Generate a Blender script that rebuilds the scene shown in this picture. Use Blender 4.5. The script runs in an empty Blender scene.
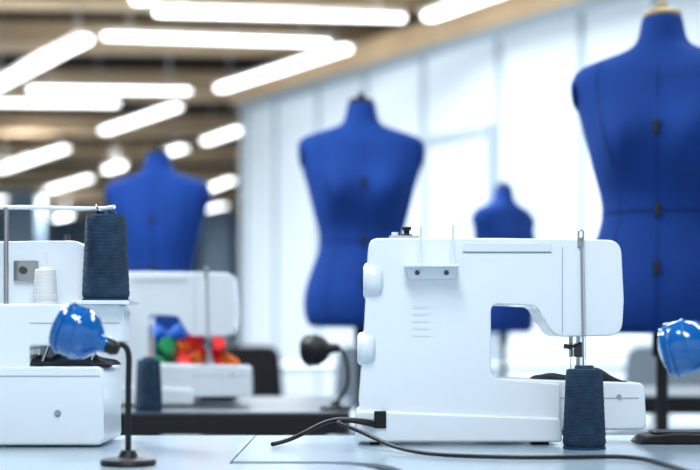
import bpy, bmesh, math, random
from mathutils import Vector, Matrix
random.seed(4)
scene = bpy.context.scene
scene.view_settings.view_transform = 'Standard'
for lk in ('Medium High Contrast', 'Standard - Medium High Contrast'):
    try:
        scene.view_settings.look = lk; break
    except Exception:
        pass
scene.view_settings.exposure = 0.12
TZ = 0.75   # table height

# ------------------------------------------------------------ materials
def mat(name, col, rough=0.5, metal=0.0, bump=None, emis=None, coat=0.0, sheen=0.0, var=None):
    m = bpy.data.materials.new(name); m.use_nodes = True
    nt = m.node_tree; b = nt.nodes["Principled BSDF"]
    b.inputs["Base Color"].default_value = (*col, 1)
    b.inputs["Roughness"].default_value = rough
    b.inputs["Metallic"].default_value = metal
    b.inputs["Coat Weight"].default_value = coat
    b.inputs["Sheen Weight"].default_value = sheen
    if emis:
        b.inputs["Emission Color"].default_value = (*emis[0], 1)
        b.inputs["Emission Strength"].default_value = emis[1]
    tc = nt.nodes.new("ShaderNodeTexCoord")
    if var:
        n = nt.nodes.new("ShaderNodeTexNoise"); n.inputs["Scale"].default_value = var[0]
        n.inputs["Detail"].default_value = 4
        nt.links.new(tc.outputs["Object"], n.inputs["Vector"])
        r = nt.nodes.new("ShaderNodeValToRGB")
        r.color_ramp.elements[0].position = 0.3; r.color_ramp.elements[1].position = 0.7
        r.color_ramp.elements[0].color = (*[c*(1-var[1]) for c in col], 1)
        r.color_ramp.elements[1].color = (*[min(1, c*(1+var[1])) for c in col], 1)
        nt.links.new(n.outputs["Fac"], r.inputs["Fac"])
        nt.links.new(r.outputs["Color"], b.inputs["Base Color"])
    if bump:
        if bump[0] == 'wave':
            n = nt.nodes.new("ShaderNodeTexWave"); n.bands_direction = 'Z'
            n.inputs["Scale"].default_value = bump[1]; n.inputs["Distortion"].default_value = 1.5
            n.inputs["Detail"].default_value = 2
        else:
            n = nt.nodes.new("ShaderNodeTexNoise"); n.inputs["Scale"].default_value = bump[1]
        nt.links.new(tc.outputs["Object"], n.inputs["Vector"])
        bp = nt.nodes.new("ShaderNodeBump"); bp.inputs["Strength"].default_value = bump[2]
        bp.inputs["Distance"].default_value = 0.002
        nt.links.new(n.outputs["Fac"], bp.inputs["Height"])
        nt.links.new(bp.outputs["Normal"], b.inputs["Normal"])
    return m

WHITE = mat("machine_white_plastic", (0.80, 0.87, 0.93), 0.25, coat=0.4)
CREAM = mat("knob_plastic", (0.74, 0.81, 0.87), 0.3)
SEAM = mat("seam_grey", (0.34, 0.40, 0.46), 0.6)
STEEL = mat("steel", (0.45, 0.46, 0.48), 0.25, 1.0)
DSTEEL = mat("dark_steel", (0.12, 0.12, 0.13), 0.35, 0.8)
BLACK = mat("black_rubber", (0.012, 0.013, 0.016), 0.5)
NAVY = mat("navy_thread", (0.020, 0.058, 0.11), 0.75, bump=('wave', 160, 0.7), var=(60, 0.35))
NAVYCORE = mat("spool_core", (0.02, 0.06, 0.14), 0.4)
WTHREAD = mat("white_thread", (0.85, 0.87, 0.88), 0.8, bump=('wave', 160, 0.5))
BLUEP = mat("lamp_blue_gloss", (0.012, 0.14, 0.42), 0.14, coat=0.8)
LENS = mat("lamp_lens", (0.45, 0.62, 0.8), 0.1, coat=1.0)
MBLUE = mat("dressform_fabric", (0.004, 0.048, 0.24), 0.9, bump=('noise', 300, 0.3), var=(9, 0.12))
MSEAM = mat("dressform_seam", (0.003, 0.02, 0.11), 0.9)
TABLE = mat("table_laminate", (0.33, 0.42, 0.49), 0.2, var=(5, 0.05))
TEDGE = mat("table_edge", (0.16, 0.19, 0.22), 0.5)
DTABLE = mat("dark_table_top", (0.12, 0.14, 0.16), 0.3, var=(5, 0.1))
DEDGE = mat("dark_table_edge", (0.012, 0.014, 0.018), 0.5)
WALL = mat("wall_panel", (0.76, 0.83, 0.88), 0.6, var=(0.6, 0.04))
STRIP = mat("wall_profile", (0.44, 0.51, 0.57), 0.4)
FARW = mat("far_wall_paint", (0.38, 0.48, 0.57), 0.8, var=(0.5, 0.15))
FLOOR = mat("floor_vinyl", (0.34, 0.38, 0.42), 0.35, var=(1.5, 0.08))
CEIL = mat("ceiling_dark", (0.045, 0.035, 0.030), 0.8, var=(0.8, 0.2))
WOOD = mat("beam_wood", (0.84, 0.61, 0.38), 0.6, var=(2.5, 0.1))
LIGHT = mat("tube_light", (1, 1, 1), 0.5, emis=((0.95, 0.98, 1.0), 3.6))
HOUS = mat("light_housing", (0.7, 0.7, 0.7), 0.5)
CLOTH = mat("dark_cloth", (0.015, 0.022, 0.035), 0.9, bump=('noise', 120, 0.5))
COLS = [mat("thread_red", (0.75, 0.03, 0.03), 0.7), mat("thread_green", (0.03, 0.35, 0.12), 0.7),
        mat("thread_orange", (0.9, 0.2, 0.03), 0.7), mat("thread_yellow", (0.9, 0.5, 0.05), 0.7),
        mat("thread_blue", (0.02, 0.12, 0.45), 0.7)]

# ------------------------------------------------------------ helpers
def empty(name, loc=(0, 0, 0), rot=0.0):
    e = bpy.data.objects.new(name, None); e.empty_display_size = 0.05
    e.location = loc; e.rotation_euler = (0, 0, rot)
    scene.collection.objects.link(e); return e

def link(name, me, m, parent=None, smooth=True, bevel=0, seg=3, sub=0):
    o = bpy.data.objects.new(name, me); scene.collection.objects.link(o)
    if m: me.materials.append(m)
    if parent: o.parent = parent
    for p in me.polygons: p.use_smooth = smooth
    if bevel:
        b = o.modifiers.new("bev", 'BEVEL'); b.width = bevel; b.segments = seg
        b.limit_method = 'ANGLE'; b.angle_limit = math.radians(38); b.harden_normals = True
    if sub:
        s = o.modifiers.new("sub", 'SUBSURF'); s.levels = sub; s.render_levels = sub
    return o

def box(name, x, y, z, m, parent=None, bevel=0.0):
    bm = bmesh.new()
    bmesh.ops.create_cube(bm, size=1)
    for v in bm.verts:
        v.co = Vector(((x[0]+x[1])/2+v.co.x*(x[1]-x[0]), (y[0]+y[1])/2+v.co.y*(y[1]-y[0]), (z[0]+z[1])/2+v.co.z*(z[1]-z[0])))
    me = bpy.data.meshes.new(name); bm.to_mesh(me); bm.free()
    return link(name, me, m, parent, smooth=bool(bevel), bevel=bevel)

def rpoly(pts, n=6):
    out = []; N = len(pts)
    for i, p in enumerate(pts):
        r = p[2] if len(p) > 2 else 0
        c = Vector(p[:2]); a = Vector(pts[i-1][:2]); b = Vector(pts[(i+1) % N][:2])
        if r <= 0: out.append(c); continue
        ra = min(r, (a-c).length*0.49); rb = min(r, (b-c).length*0.49)
        A = c+(a-c).normalized()*ra; B = c+(b-c).normalized()*rb
        for k in range(n+1):
            t = k/n; out.append(A*(1-t)**2+c*2*t*(1-t)+B*t*t)
    return out

def prism(name, pts, a0, a1, m, parent=None, axis='y', bevel=0.0, seg=3):
    """extrude an outline: axis y -> outline is (x,z); axis z -> outline is (x,y); axis x -> outline is (y,z)"""
    P = rpoly(pts)
    def co(p, a):
        if axis == 'y': return (p.x, a, p.y)
        if axis == 'z': return (p.x, p.y, a)
        return (a, p.x, p.y)
    bm = bmesh.new()
    v0 = [bm.verts.new(co(p, a0)) for p in P]; v1 = [bm.verts.new(co(p, a1)) for p in P]
    bm.faces.new(v0); bm.faces.new(list(reversed(v1)))
    for i in range(len(P)):
        j = (i+1) % len(P); bm.faces.new((v0[j], v0[i], v1[i], v1[j]))
    bmesh.ops.recalc_face_normals(bm, faces=bm.faces)
    me = bpy.data.meshes.new(name); bm.to_mesh(me); bm.free()
    return link(name, me, m, parent, smooth=bool(bevel), bevel=bevel, seg=seg)

def lathe(name, prof, m, parent=None, loc=(0, 0, 0), rot=(0, 0, 0), n=40, bm_in=None, sx=1, sy=1):
    bm = bmesh.new(); rings = []
    for r, z in prof:
        if r < 1e-6: rings.append([bm.verts.new((0, 0, z))])
        else: rings.append([bm.verts.new((r*sx*math.cos(2*math.pi*i/n), r*sy*math.sin(2*math.pi*i/n), z)) for i in range(n)])
    for a, b in zip(rings, rings[1:]):
        for i in range(n):
            j = (i+1) % n
            if len(a) == 1 and len(b) > 1: bm.faces.new((a[0], b[i], b[j]))
            elif len(b) == 1 and len(a) > 1: bm.faces.new((a[i], b[0], a[j]))
            elif len(a) > 1: bm.faces.new((a[i], b[i], b[j], a[j]))
    bmesh.ops.recalc_face_normals(bm, faces=bm.faces)
    me = bpy.data.meshes.new(name); bm.to_mesh(me); bm.free()
    me.set_sharp_from_angle(angle=math.radians(50))
    o = link(name, me, m, parent)
    me.set_sharp_from_angle(angle=math.radians(50))
    o.location = loc; o.rotation_euler = rot
    return o

def cyl(name, p0, p1, r, m, parent=None, n=20, r2=None):
    p0 = Vector(p0); p1 = Vector(p1); d = p1-p0; L = d.length; r2 = r if r2 is None else r2
    o = lathe(name, [(0, 0), (r, 0), (r2, L), (0, L)], m, parent, n=n)
    o.location = p0; o.rotation_euler = d.to_track_quat('Z', 'Y').to_euler()
    return o

def tube(name, pts, r, m, parent=None):
    cu = bpy.data.curves.new(name, 'CURVE'); cu.dimensions = '3D'
    cu.bevel_depth = r; cu.bevel_resolution = 4; cu.resolution_u = 14; cu.use_fill_caps = True
    s = cu.splines.new('NURBS'); s.points.add(len(pts)-1)
    for i, p in enumerate(pts): s.points[i].co = (*p, 1)
    s.use_endpoint_u = True; s.order_u = 4 if len(pts) > 3 else 3
    o = bpy.data.objects.new(name, cu); cu.materials.append(m)
    scene.collection.objects.link(o)
    if parent: o.parent = parent
    return o

# ------------------------------------------------------------ room
WA = Vector((-0.5452, 0.8383)); wang = math.atan2(WA.y, WA.x)   # running direction of the hall
floor = box("floor", (-10, 11), (-3, 34), (-0.1, 0), FLOOR)
ceiling = box("ceiling", (-10, 11), (-3, 34), (3.85, 3.95), CEIL)
box("wall_back", (-10, 11), (34, 34.15), (0, 3.85), FARW)
box("wall_left", (-10.15, -10), (-3, 34), (0, 3.85), FARW)
# partition wall : local x runs along WA, starts at far end
W0 = Vector((-1.10, 13.61))
wall = box("wall_right", (-13.0, 0), (-0.10, 0), (0, 3.2), WALL)
wall.location = (W0.x, W0.y, 0); wall.rotation_euler = (0, 0, wang)
tr = empty("trim_1", (W0.x, W0.y, 0), wang)
ts = [(y-13.61)/WA.y for y in (13.5, 13.0, 12.35, 11.7, 11.0, 10.2, 9.45, 8.85, 8.2, 7.5, 6.8, 6.1)]
for i, t in enumerate(ts):
    box("profile_%d" % i, (t-0.025, t+0.025), (0.0, 0.02), (0.0, 3.2), STRIP, tr)
box("rail_top", (-13, 0), (0.0, 0.03), (3.14, 3.22), STRIP, tr)
dr = empty("door_1", (W0.x, W0.y, 0), wang)
t1, t0 = ts[4]-0.06, ts[5]+0.06
box("leaf", (t0+.05, t1-.05), (0.0, 0.03), (0.02, 2.4), WALL, dr)
box("jamb_a", (t0, t0+.05), (0.0, 0.04), (0, 2.5), STRIP, dr)
box("jamb_b", (t1-.05, t1), (0.0, 0.04), (0, 2.5), STRIP, dr)
box("lintel", (t0+.05, t1-.05), (0.0, 0.04), (2.42, 2.5), STRIP, dr)

# beams under the ceiling
a8 = math.radians(6)
for i, (y, w) in enumerate([(9.7, .30), (11.2, .34), (12.9, .4), (15.4, .75), (18.3, .5), (21.0, .6), (24.0, .6), (27.5, .7), (31, .7)]):
    b = box("beam" if i == 0 else "beam.%03d" % i, (-9, 3.2), (-w/2, w/2), (3.58, 3.8), WOOD)
    b.location = (0, y, 0); b.rotation_euler = (0, 0, a8*0.6)
lb = box("beam.010", (-14, 0.1), (-0.25, 0.06), (3.225, 3.42), WOOD)
lb.location = (W0.x, W0.y, 0); lb.rotation_euler = (0, 0, wang)
for i, (x, y) in enumerate([(-6.1, 25.5), (-2.9, 30), (-8.5, 24)]):
    box("column" if i == 0 else "column.%03d" % i, (x-.3, x+.3), (y-.3, y+.3), (0, 3.58), mat("column_paint", (0.42, 0.55, 0.68), 0.6, var=(2, .05)))

# fluorescent fixtures
LZ = 3.2
def light(p, q, w=0.11, m=LIGHT, k=0.882):
    p = Vector((*p, 0))*k; q = Vector((*q, 0))*k; p.z = q.z = LZ; L = (q-p).length
    e = empty("fluorescent_light", (p+q)/2); e.rotation_euler = (0, 0, math.atan2(q.y-p.y, q.x-p.x))
    box("housing", (-L/2, L/2), (-w/2-.01, w/2+.01), (0.012, 0.04), HOUS, e)
    prism("diffuser", [(-L/2, -w/2, .05), (L/2, -w/2, .05), (L/2, w/2, .05), (-L/2, w/2, .05)], -0.02, 0.012, m, e, axis='z')
    box("hanger_a", (-L/2+.2, -L/2+.21), (-.005, .005), (0.04, 0.65), HOUS, e)
    box("hanger_b", (L/2-.21, L/2-.2), (-.005, .005), (0.04, 0.65), HOUS, e)
for p, q in [((-1.38, 14.36), (-.02, 12.30)), ((-3.148, 17.35), (-1.953, 15.45)), ((-3.75, 14.3), (-2.302, 11.91)),
             ((-5.515, 21.45), (-3.949, 18.92)), ((-5.415, 24.4), (-4.306, 22.54)), ((.63, 11.13), (1.8, 9.2)),
             ((-1.95, 18.3), (-1.382, 17.2)), ((-2.6, 24.4), (-1.98, 22.83)), ((-3.85, 21.5), (-3.5, 20.9)),
             ((-2.6, 19.4), (-2.3, 18.9)), ((-6.6, 30.5), (-6.1, 29.6)), ((-3.0, 28.2), (-2.5, 27.3)),
             ((-1.65, 10.6), (-1.2, 9.7)), ((-7.3, 27), (-6.6, 26))]:
    light(p, q)
for p, q in [((-1.57, 10.96), (.451, 11.16)), ((-2.148, 11.83), (-.178, 12.12)), ((-3.40, 14.40), (-1.70, 14.50)),
             ((-4.2, 15.2), (-2.6, 15.3))]:
    light(p, q, 0.055)
# unseen fixtures and area fills added above the tables; left ones stronger for shading
for x, y, pw in [(-3, 7, 120), (0.2, 6.5, 65), (-1.6, 3.4, 125), (1.6, 3.0, 38), (0, 0.3, 60)]:
    light((x+.55, y-.84), (x-.55, y+.84), 0.14, k=1)
    ld = bpy.data.lights.new("area_fill", 'AREA'); ld.shape = 'RECTANGLE'; ld.size = 2.0; ld.size_y = 0.6
    ld.energy = pw; ld.color = (0.91, 0.96, 1.0)
    lo = bpy.data.objects.new("ceiling_fill", ld); scene.collection.objects.link(lo)
    lo.location = (x, y, 3.14); lo.rotation_euler = (0, 0, wang)
for x, y in [(-4, 11), (-1.2, 8.8), (-4, 18), (-6, 26)]:  # added fill lights without fixtures, brighten the partition wall and background
    ld = bpy.data.lights.new("area_fill", 'AREA'); ld.shape = 'RECTANGLE'; ld.size = 2.5; ld.size_y = 1
    ld.energy = 165; ld.color = (0.91, 0.96, 1.0)
    lo = bpy.data.objects.new("ceiling_fill", ld); scene.collection.objects.link(lo)
    lo.location = (x, y, 3.5)

# ------------------------------------------------------------ tables
def table(name, pts, top, edge, legs, th=0.028, bev=.004):
    e = empty(name, (0, 0, 0))
    prism("top", pts, TZ-0.004, TZ, top, e, axis='z')
    prism("core", pts, TZ-th, TZ-0.004, edge, e, axis='z')
    for i, (x, y) in enumerate(legs):
        cyl("leg_%d" % i, (x, y, 0), (x, y, TZ-th), 0.022, DSTEEL, e)
    return e
table("sewing_table", [(-.146, 2.13, .004), (1.5, 2.13, .02), (1.5, 1.25, .02), (.062, 1.25, .01), (.062, 1.69, 0.14), (-.146, 1.69, .002)],
      TABLE, TEDGE, [(-.08, 2.07), (1.4, 2.07), (1.4, 1.35), (.12, 1.35)])
table("sewing_table", [(-1.4, 1.1, .02), (.04, 1.1, .02), (.04, 1.66, .14), (-.148, 1.662, .002), (-.148, 2.13, .004), (-1.4, 2.13, .02)],
      TABLE, TEDGE, [(-1.3, 1.2), (-.05, 1.2), (-1.3, 2.0), (-.22, 2.0)])
table("dark_worktable", [(-2.2, 2.76, .02), (.0, 2.76, .06), (.0, 3.5, .06), (-2.2, 3.5, .02)],
      DTABLE, DEDGE, [(-2.1, 2.85), (-.08, 2.85), (-2.1, 3.4), (-.08, 3.4)], th=0.045)
table("dark_worktable", [(.55, 3.5, .02), (2.6, 3.5, .06), (2.6, 4.2, .06), (.55, 4.2, .02)],
      DTABLE, DEDGE, [(.65, 3.6), (2.5, 3.6), (.65, 4.1), (2.5, 4.1)], th=0.045)
table("white_worktable", [(-1.2, 7.0, .02), (1.7, 7.0, .02), (1.7, 7.7, .02), (-1.2, 7.7, .02)],
      WALL, STRIP, [(-1.1, 7.1), (1.6, 7.1), (1.6, 7.6), (-1.1, 7.6)])

# ------------------------------------------------------------ sewing machine (seen from its rear)
def sewing_machine(loc, detail=True, rot=0):
    e = empty("sewing_machine", loc, rot)
    k = 1/700
    U = lambda x, y, r=0: ((x-505)*k, (445-y)*k, r*k)
    body = [U(369, 238, 10), U(500, 238), U(621, 240, 14), U(624, 300), U(622, 336, 14), U(556, 337, 8), U(545, 322, 10), U(536, 306, 6),
            U(491, 304, 8), U(491, 378, 8), U(560, 384, 2), U(560, 441, 3), U(362, 441, 4), U(359, 400), U(364, 335)]
    prism("body", body, 0.0, 0.105, WHITE, e, bevel=0.008, seg=4)
    prism("bed", [U(484, 378, 4), U(646, 383, 8), U(648, 430, 6), U(480, 432, 4)], 0.008, 0.10, WHITE, e, bevel=0.004)
    prism("base", [U(357, 410, 6), U(560, 418, 6), U(562, 442, 4), U(355, 442, 4)], -0.006, 0.125, WHITE, e, bevel=0.004)
    for i, (x, y) in enumerate([(375, .01), (545, .01), (375, .1), (545, .1)]):
        cyl("foot_%d" % i, ((x-505)*k, y, 0), ((x-505)*k, y, .005), .007, BLACK, e)
    # rear cover seam lines
    def strip(n, x0, y0, x1, y1, m=SEAM, yy=-0.0006, d=.001):
        box(n, ((x0-505)*k, (x1-505)*k), (yy, yy+d), ((445-y1)*k, (445-y0)*k), m, e)
    strip("seam_arm", 462, 252.2, 552, 253.2)
    prism("rear_recess", [U(463, 243, 3), U(551, 243, 3), U(551, 252, 3), U(463, 252, 3)], -0.0022, 0.001, CREAM, e, bevel=.001)
    strip("seam_head", 562, 247, 562.7, 334)
    strip("seam_bed", 500, 398, 640, 398.8, yy=.0074)
    for i in range(5):
        strip("vent_%d" % i, 412, 306+i*7, 430, 308.5+i*7, CREAM)
    # hand wheel and stitch dial
    wheel = [(0, 0), (.020, 0), (.0245, .002), (.0265, .006), (.0275, .012), (.0275, .020), (.026, .025), (.021, .028), (.017, .0275), (.015, .025), (0, .025)]
    lathe("handwheel", wheel, CREAM, e, loc=((383-505)*k, .016, (445-281)*k), rot=(0, -math.pi/2, 0))
    lathe("stitch_dial", [(a*.88, b*.9) for a, b in wheel], CREAM, e, loc=((375-505)*k, .012, (445-349)*k), rot=(0, -math.pi/2, 0))
    # rear thread stand bracket with two pins
    prism("bracket_plate", [U(404, 266, 2), U(458, 266, 2), U(456, 279, 4), U(408, 280, 4)], -0.006, 0.0, WHITE, e, bevel=.0015)
    box("bracket_shelf", ((404-505)*k, (458-505)*k), (-.03, -.002), ((445-268)*k, (445-265.5)*k), WHITE, e, bevel=.001)
    for i, x in enumerate((417, 446)):
        cyl("bracket_screw_%d" % i, ((x-505)*k, -.0075, (445-273)*k), ((x-505)*k, -.005, (445-273)*k), .0035, DSTEEL, e)
    cyl("spool_pin_a", ((420-505)*k, -.018, (445-266)*k), ((420-505)*k, -.018, (445-228)*k), .0018, CREAM, e)
    cyl("spool_pin_b", ((452-505)*k, -.018, (445-266)*k), ((452-505)*k, -.018, (445-226)*k), .0018, CREAM, e)
    # bobbin winder on top
    box("winder_base", ((390-505)*k, (420-505)*k), (.03, .06), ((445-239)*k, (445-234)*k), SEAM, e, bevel=.001)
    lathe("winder_knob", [(0, 0), (.008, 0), (.0085, .005), (.004, .006), (.004, .011), (.0065, .012), (.0065, .016), (0, .017)], BLACK, e,
          loc=((408-505)*k, .045, (445-236)*k))
    cyl("winder_stop", ((396-505)*k, .045, (445-236)*k), ((396-505)*k, .045, (445-230)*k), .005, CREAM, e)
    # thread guide, take-up and needle bar
    X = (580-505)*k
    tube("thread_guide", [(X-.002, .0, .283), (X-.003, -.004, .30), (X-.004, -.004, .306), (X+.004, -.004, .308), (X+.005, -.004, .298), (X+.001, -.004, .29)], .0012, STEEL, e)
    box("guide_plate", (X-.004, X+.004), (-.003, .001), (.282, .296), STEEL, e, bevel=.0008)
    cyl("presser_lever", (X+.001, -.005, .285), (X+.004, -.004, .10), .0015, STEEL, e)
    cyl("thread_strand", (X+.004, -.007, .30), (X+.007, -.006, .12), .0005, SEAM, e)
    cyl("presser_bar", (X+.004, .04, .155), (X+.004, .04, .098), .003, STEEL, e)
    cyl("needle_bar", (X-.006, .045, .155), (X-.006, .045, .125), .003, STEEL, e)
    cyl("needle", (X-.006, .045, .125), (X-.006, .045, .092), .0008, STEEL, e)
    prism("presser_foot", [(X-.010, .091), (X+.016, .091), (X+.012, .096), (X+.008, .106), (X, .106), (X-.002, .096)], .03, .05, STEEL, e, bevel=.0006)
    box("foot_holder", (X-.002, X+.010), (.033, .047), (.125, .145), DSTEEL, e, bevel=.001)
    cyl("foot_screw", (X-.004, .04, .139), (X-.017, .04, .141), .0035, DSTEEL, e)
    tube("lift_lever", [(X, -.002, .146), (X-.006, -.01, .142), (X-.014, -.013, .139), (X-.018, -.014, .143)], .0018, BLACK, e)
    # bed hardware
    box("needle_plate", (X-.035, X+.03), (.02, .075), (.0875, .0895), STEEL, e, bevel=.0005)
    cyl("bed_screw", ((620-505)*k, .006, (445-397)*k), ((620-505)*k, .009, (445-397)*k), .0035, SEAM, e)
    # power socket on the rear of the base
    box("socket", ((374-505)*k, (386-505)*k), (-.009, .001), ((445-428)*k, (445-411)*k), BLACK, e, bevel=.001)
    return e
sewing_machine((0.2215, 1.944, TZ))
sewing_machine((-0.422, 2.98, TZ), rot=0.0)
sewing_machine((-0.98, 3.0, TZ))

# ------------------------------------------------------------ thread cones
def cone(loc, r=.030, h=.118, th=NAVY, core=NAVYCORE, name="thread_cone"):
    e = empty(name, loc)
    lathe("core", [(0, 0), (r*1.0, 0), (r*1.0, .003), (r*.9, .004), (r*.45, h*.98), (r*.42, h*1.0), (0, h*1.0)], core, e)
    prof = [(r*.5, .004), (r*.94, .004), (r*1.0, .009)]
    for i in range(1, 28):
        t = i/28; rr = r*(1.0-.14*t)*(1+.010*math.sin(i*2.3))
        prof.append((rr, .009+(h*.93-.014)*t))
    prof += [(r*.84, h*.93), (r*.78, h*.955), (r*.4, h*.96)]
    lathe("windings", prof, th, e, n=48)
    return e
cone((.3235, 1.88, TZ), r=.0295, h=.115)
cone((-.414, 2.80, TZ), r=.028, h=.112)

# ------------------------------------------------------------ overlock machine at the left
e = empty("overlock_machine", (-.489, 1.90, TZ)); q = 1/716
V = lambda x, y, r=0: (x*q, (447-y)*q, r*q)
prism("base", [V(-150, 366, 6), V(103, 366, 8), V(104, 445, 8), V(-150, 445, 4)], 0, .15, WHITE, e, bevel=.006)
prism("arm", [V(-150, 303, 6), V(118, 303, 6), V(122, 312, 3), V(121, 344, 6), V(28, 346, 4), V(28, 370, 0), V(-150, 370)], .012, .08, WHITE, e, bevel=.005)
prism("tower", [V(-150, 240, 6), V(74, 237, 12), V(82, 262, 8), V(84, 306, 2), V(-150, 306, 2)], .06, .14, WHITE, e, bevel=.006)
box("plate_frame", (4*q, 29*q), (.055, .062), ((447-279)*q, (447-258)*q), STEEL, e, bevel=.001)
cyl("plate_hole", (14*q, .052, (447-268)*q), (14*q, .056, (447-268)*q), .0055, DSTEEL, e)
cyl("screw_a", (58*q, -.001, (447-413)*q), (58*q, .002, (447-413)*q), .005, SEAM, e)
cyl("screw_b", (58*q, -.0025, (447-413)*q), (58*q, -.001, (447-413)*q), .003, STEEL, e)
box("seam_a", (-.2, 100*q), (-.0007, .001), ((447-376)*q, (447-375.2)*q), SEAM, e)
box("seam_b", (28*q, 118*q), (.0113, .0125), ((447-323)*q, (447-322.2)*q), SEAM, e)
box("spool_shelf", (72*q, 130*q), (-.005, .08), ((447-304)*q, (447-300)*q), WHITE, e, bevel=.001)
cyl("telescopic_post", (1*q, .03, (447-304)*q), (1*q, .03, (447-205)*q), .0035, STEEL, e)
tube("guide_bar", [(-.2, .03, (447-207)*q), (0, .03, (447-204)*q), (60*q, .03, (447-206)*q), (104*q, .03, (447-207)*q), (112*q, .02, (447-205)*q)], .003, WHITE, e)
tube("guide_loop", [(104*q, .03, (447-207)*q), (100*q, .02, (447-212)*q), (94*q, .02, (447-208)*q), (93*q, .03, (447-203)*q)], .0015, STEEL, e)
cyl("loop_knob", (52*q, .1, (447-237)*q), (52*q, .1, (447-229)*q), .005, DSTEEL, e)
cyl("pin", (40*q, .035, (447-304)*q), (40*q, .035, (447-250)*q), .002, CREAM, e)
for i, x in enumerate((36, 60, 85)):
    cyl("looper_%d" % i, (x*q, .03, (447-368)*q), ((x+8)*q, .03, (447-344)*q), .003, STEEL, e)
cone((-.489+101*q, 1.94, TZ+(447-300)*q), r=.0335, h=.128)
cone((-.489+40*q, 1.935, TZ+(447-303)*q), r=.017, h=.052, th=WTHREAD, core=WHITE, name="white_thread_cone")

def cloth(name, cx, cy, z, w, d, h, m, parent=None, seed=0):
    bm = bmesh.new(); nx, ny = 26, 12; g = []
    for j in range(ny+1):
        row = []
        for i in range(nx+1):
            u = i/nx; v = j/ny
            env = math.sin(math.pi*u)**.5*math.sin(math.pi*v)**.5
            zz = h*env*(.55+.3*math.sin(9*u+seed)+.25*math.sin(14*u+7*v+seed*2)*math.cos(5*v))
            row.append(bm.verts.new((cx+(u-.5)*w+.003*math.sin(8*v+seed), cy+(v-.5)*d, z+max(0.0005, zz))))
        g.append(row)
    for j in range(ny):
        for i in range(nx): bm.faces.new((g[j][i], g[j][i+1], g[j+1][i+1], g[j+1][i]))
    me = bpy.data.meshes.new(name); bm.to_mesh(me); bm.free()
    o = link(name, me, m, parent, sub=1)
    s = o.modifiers.new("sol", 'SOLIDIFY'); s.thickness = .0012
    return o
cloth("fabric_scrap", .330, 1.995, TZ+.090, .135, .07, .022, CLOTH, seed=1.2)
cloth("fabric_scrap", -.40, 1.96, TZ+.1145, .13, .09, .040, CLOTH, seed=2.6)

# colourful spools in a tray on the back table
tb = empty("thread_spool_tray", (-.395, 3.27, TZ))
prism("tray", [(-.12, .0, .01), (.12, .0, .01), (.13, .085, .005), (-.13, .085, .005)], -.06, .06, BLACK, tb, bevel=.003)
sp = [(-.10, .09, 1), (-.06, .085, 1), (-.03, .09, 1), (0, .088, 0), (.03, .09, 2), (.065, .088, 0), (.10, .09, 2),
      (-.085, .125, 4), (-.045, .13, 1), (-.005, .125, 2), (.035, .13, 0), (.075, .125, 0), (-.06, .155, 4), (-.015, .16, 4), (.03, .158, 0)]
for n, (x, z, c) in enumerate(sp):
    random.seed(n)
    lathe("spool_%d" % n, [(0, -.026), (.018, -.026), (.019, -.022), (.016, -.019), (.019, -.008), (.0195, .008), (.016, .019), (.019, .022), (.018, .026), (0, .026)],
          COLS[c], tb, loc=(x, random.uniform(-.03, .02), z), rot=(random.uniform(.3, 1.5), random.uniform(-.6, .6), random.uniform(-1, 1)))

# ------------------------------------------------------------ gooseneck lamps
def lamp(base, head, ang, R, m, neck_pts, lensm=LENS):
    e = empty("gooseneck_lamp", base)
    B = Vector(base)
    lathe("base", [(0, 0), (.032, 0), (.034, .003), (.032, .007), (.012, .010), (.008, .018), (0, .018)], BLACK, e)
    H = Vector(head)-B
    sh = empty("head", H); sh.parent = e; sh.rotation_euler = ang
    # shell : bulb facing local -Z, stem at +Z
    prof = [(.32*R, 1.35*R), (.36*R, 1.05*R), (.6*R, .88*R), (.86*R, .62*R), (1.0*R, .25*R), (1.03*R, -.1*R), (.98*R, -.42*R), (.9*R, -.6*R), (.93*R, -.66*R), (.9*R, -.72*R), (.82*R, -.70*R)]
    lathe("shell", prof, m, sh)
    lathe("lens", [(.83*R, -.66*R), (.6*R, -.82*R), (.3*R, -.9*R), (0, -.92*R)], lensm, sh)
    lathe("rim", [(.99*R, -.38*R), (1.05*R, -.40*R), (1.05*R, -.50*R), (.97*R, -.52*R)], m, sh)
    lathe("rib", [(1.0*R, .20*R), (1.05*R, .18*R), (1.05*R, .10*R), (1.0*R, .08*R)], m, sh)
    lathe("stem", [(0, 1.3*R), (.3*R, 1.3*R), (.3*R, 1.6*R), (.2*R, 1.8*R), (0, 1.8*R)], BLACK, sh)
    pts = [Vector((0, 0, .015))]+[Vector(p)-B for p in neck_pts]
    tube("neck", pts, .0036, BLACK, e)
    return e
lamp((-.268, 1.645, TZ), (-.330, 1.645, .910), (math.radians(8), math.radians(112), 0), .031, BLUEP,
     [(-.268, 1.645, .82), (-.268, 1.645, .86), (-.266, 1.645, .885), (-.272, 1.647, .897), (-.283, 1.650, .896)])
lamp((.50, 1.645, TZ), (.404, 1.645, .892), (math.radians(20), math.radians(75), 0), .033, BLUEP,
     [(.50, 1.645, .82), (.50, 1.645, .87), (.49, 1.645, .898), (.47, 1.650, .902), (.45, 1.652, .900)])
lamp((-.03, 2.85, TZ), (-.074, 2.85, .876), (math.radians(20), math.radians(85), 0), .031, BLACK,
     [(-.005, 2.85, .79), (-.002, 2.85, .83), (-.010, 2.85, .868), (-.02, 2.85, .880), (-.032, 2.85, .880)], lensm=DSTEEL)

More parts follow.
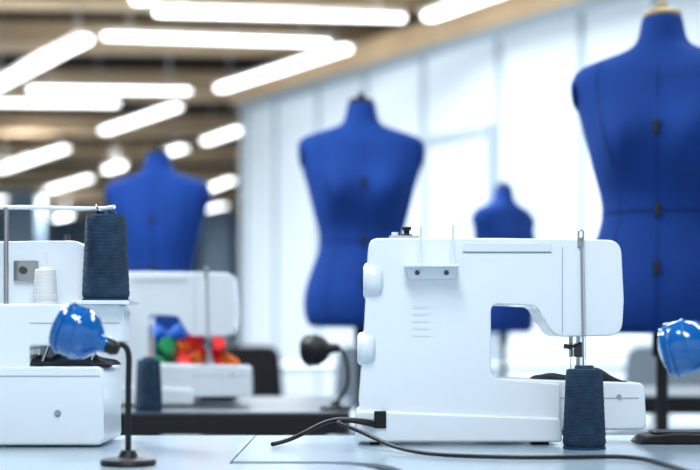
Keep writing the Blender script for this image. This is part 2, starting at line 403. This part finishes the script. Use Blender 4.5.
# ------------------------------------------------------------ cables and pedal
cb = empty("power_cable")
tube("lead_a", [(-.108, 1.90, .7545), (-.085, 1.95, .756), (-.055, 1.97, .772), (-.02, 1.955, .789), (.01, 1.938, .786), (.036, 1.932, .783)], .0032, BLACK, cb)
tube("lead_b", [(.036, 1.932, .778), (-.0, 1.925, .788), (-.03, 1.92, .785), (.01, 1.90, .776), (.05, 1.84, .758), (.09, 1.76, .7535), (.15, 1.72, .7535), (.24, 1.70, .7535), (.30, 1.72, .7535),
                (.37, 1.72, .7535), (.375, 1.62, .7535), (.38, 1.5, .7535)], .0028, BLACK, cb)
pd = empty("foot_pedal", (.47, 1.95, TZ))
prism("wedge", [(-.055, 0), (.10, 0), (.10, .012, .004), (.0, .016, .01), (-.045, .012, .008)], 0, .07, BLACK, pd, bevel=.003)
box("tread", (-.03, .08), (.01, .06), (.015, .018), DSTEEL, pd, bevel=.001)

# ------------------------------------------------------------ dress forms
def dress_form(x, y, rot=0.0, top=1.64, capm=BLACK, s=1.0):
    z0 = top-.715*s
    e = empty("dress_form", (x, y, 0), rot)
    S = [(.0, .150, .095), (.006, .168, .108), (.05, .181, .117), (.10, .180, .118), (.15, .168, .110), (.20, .148, .098), (.25, .130, .087), (.29, .131, .088),
         (.33, .142, .097), (.38, .155, .106), (.43, .166, .108), (.48, .181, .102), (.52, .193, .094), (.555, .199, .084), (.575, .197, .076),
         (.590, .184, .068), (.604, .150, .062), (.617, .100, .057), (.630, .064, .052), (.65, .050, .047), (.695, .045, .043), (.70, .040, .038)]
    N = 48; bm = bmesh.new(); rings = []
    def pos(i, z, hw, hd):
        a = 2*math.pi*i/N; n = 2.5 if .4 < z < .6 else 2.15
        c, sn = math.cos(a), math.sin(a)
        px = hw*math.copysign(abs(c)**(2/n), c); py = hd*math.copysign(abs(sn)**(2/n), sn)
        if py < 0:
            for sx in (-.078, .078):
                py -= .042*math.exp(-((px-sx)/.055)**2-((z-.42)/.055)**2)
        else:
            py += .02*math.exp(-((z-.07)/.08)**2)*max(0, 1-abs(px)/.15)
        return Vector((px*s, py*s, z0+z*s))
    for z, hw, hd in S:
        rings.append([bm.verts.new(pos(i, z, hw, hd)) for i in range(N)])
    for a, b in zip(rings, rings[1:]):
        for i in range(N):
            j = (i+1) % N; bm.faces.new((a[i], a[j], b[j], b[i]))
    bm.faces.new(list(reversed(rings[0]))); bm.faces.new(rings[-1])
    bmesh.ops.recalc_face_normals(bm, faces=bm.faces)
    me = bpy.data.meshes.new("torso"); bm.to_mesh(me); bm.free()
    link("torso", me, MBLUE, e, sub=1)
    # seams : vertical (front, sides, back, princess) and waist
    def at(a, z):
        for (za, wa, da), (zb, wb, db) in zip(S, S[1:]):
            if za <= z <= zb:
                t = (z-za)/(zb-za); return pos(a, z, wa+(wb-wa)*t, da+(db-da)*t)
    for k, a in enumerate((36, 12, 31, 41, 17, 7)):
        pts = [at(a, .01+i*(.59-.01)/30) for i in range(31)]
        tube("seam_%d" % k, [p+Vector((p.x, p.y, 0))*.002 for p in pts], .0011*s, MSEAM, e)
    ring = [at(i % N, .265) for i in range(N+1)]
    tube("waist_seam", [p+Vector((p.x, p.y, 0))*.004 for p in ring], .0022*s, MSEAM, e)
    # adjustment dials on the front, back and sides
    k = 0
    for z in (.14, .265, .44):
        for a in (36, 12):
            p = at(a, z)
            box("dial_%d" % k, (p.x-.007, p.x+.007), (p.y-.006, p.y+.006), (p.z-.016, p.z+.016), DEDGE, e, bevel=.004); k += 1
    # armhole plates
    for sg in (-1, 1):
        lathe("armhole_%d" % (sg+1), [(0, 0), (.040, 0), (.041, .003), (.036, .006), (0, .008)], MBLUE, e,
                  loc=(sg*.188*s, 0, z0+.535*s), rot=(0, sg*math.radians(95), 0), sy=1.25, sx=.85)
    lathe("neck_cap", [(.0, 0), (.041, 0), (.042, .006), (.035, .014), (.012, .018), (.010, .022), (.013, .028), (.008, .034), (0, .035)], capm, e, loc=(0, 0, z0+.698*s))
    # stand
    cyl("pole", (0, 0, .10), (0, 0, z0+.03), .013, BLACK, e)
    cyl("collar", (0, 0, z0-.05), (0, 0, z0), .022, BLACK, e)
    cyl("hub", (0, 0, .10), (0, 0, .17), .026, BLACK, e)
    for i in range(4):
        a = math.pi/4+i*math.pi/2; c, sn = math.cos(a), math.sin(a)
        tube("leg_%d" % i, [(0, 0, .15), (.08*c, .08*sn, .14), (.2*c, .2*sn, .04), (.27*c, .27*sn, .014)], .011, BLACK, e)
    return e
CAPY = mat("neck_cap_wood", (0.40, 0.32, 0.17), 0.5)
dress_form(.035, 4.24, rot=.05, top=1.645)
dress_form(.688, 3.0, rot=-.33, top=1.625, capm=CAPY)
dress_form(-.722, 5.12, rot=math.pi-.1, top=1.605, capm=BLACK)
dress_form(.735, 6.5, rot=.80, top=1.63)

# ------------------------------------------------------------ chairs
def chair(x, y, rot, m=BLACK):
    e = empty("work_chair", (x, y, 0), rot)
    prism("seat", [(-.21, -.2, .06), (.21, -.2, .06), (.2, .2, .06), (-.2, .2, .06)], .44, .49, m, e, axis='z', bevel=.012)
    prism("backrest", [(-.19, .56, .05), (.19, .56, .05), (.17, .86, .07), (-.17, .86, .07)], .19, .225, m, e, bevel=.012)
    tube("back_support", [(0, .05, .44), (0, .22, .43), (0, .25, .52), (0, .235, .65)], .016, m, e)
    cyl("column", (0, 0, .10), (0, 0, .44), .022, DSTEEL, e)
    for i in range(5):
        a = i*2*math.pi/5
        tube("spoke_%d" % i, [(0, 0, .12), (.1*math.cos(a), .1*math.sin(a), .11), (.26*math.cos(a), .26*math.sin(a), .07)], .015, m, e)
        o = lathe("caster_%d" % i, [(0, -.012), (.026, -.012), (.026, .012), (0, .012)], BLACK, e,
                  loc=(.26*math.cos(a), .26*math.sin(a), .026), rot=(math.pi/2, 0, a), n=20)
GREYC = mat("chair_grey", (0.20, 0.24, 0.28), 0.6)
chair(-.42, 5.9, .3)
chair(1.35, 6.0, -.4, GREYC)
chair(-.75, 4.2, .2)
chair(2.0, 6.1, .5, GREYC)
chair(.15, 6.2, .2, GREYC)

# ------------------------------------------------------------ world and camera
w = bpy.data.worlds.new("hall_light"); scene.world = w; w.use_nodes = True
bg = w.node_tree.nodes["Background"]; bg.inputs[0].default_value = (0.84, 0.93, 1.0, 1); bg.inputs[1].default_value = 0.66

cam = bpy.data.cameras.new("camera"); co = bpy.data.objects.new("camera", cam); scene.collection.objects.link(co)
co.location = (0, 0, 0.907); co.rotation_euler = (math.radians(90), 0, 0)
cam.lens = 70; cam.sensor_width = 36; cam.shift_y = 100/700
cam.dof.use_dof = True; cam.dof.focus_distance = 1.92; cam.dof.aperture_fstop = 2.9
cam.clip_start = 0.05
scene.camera = co
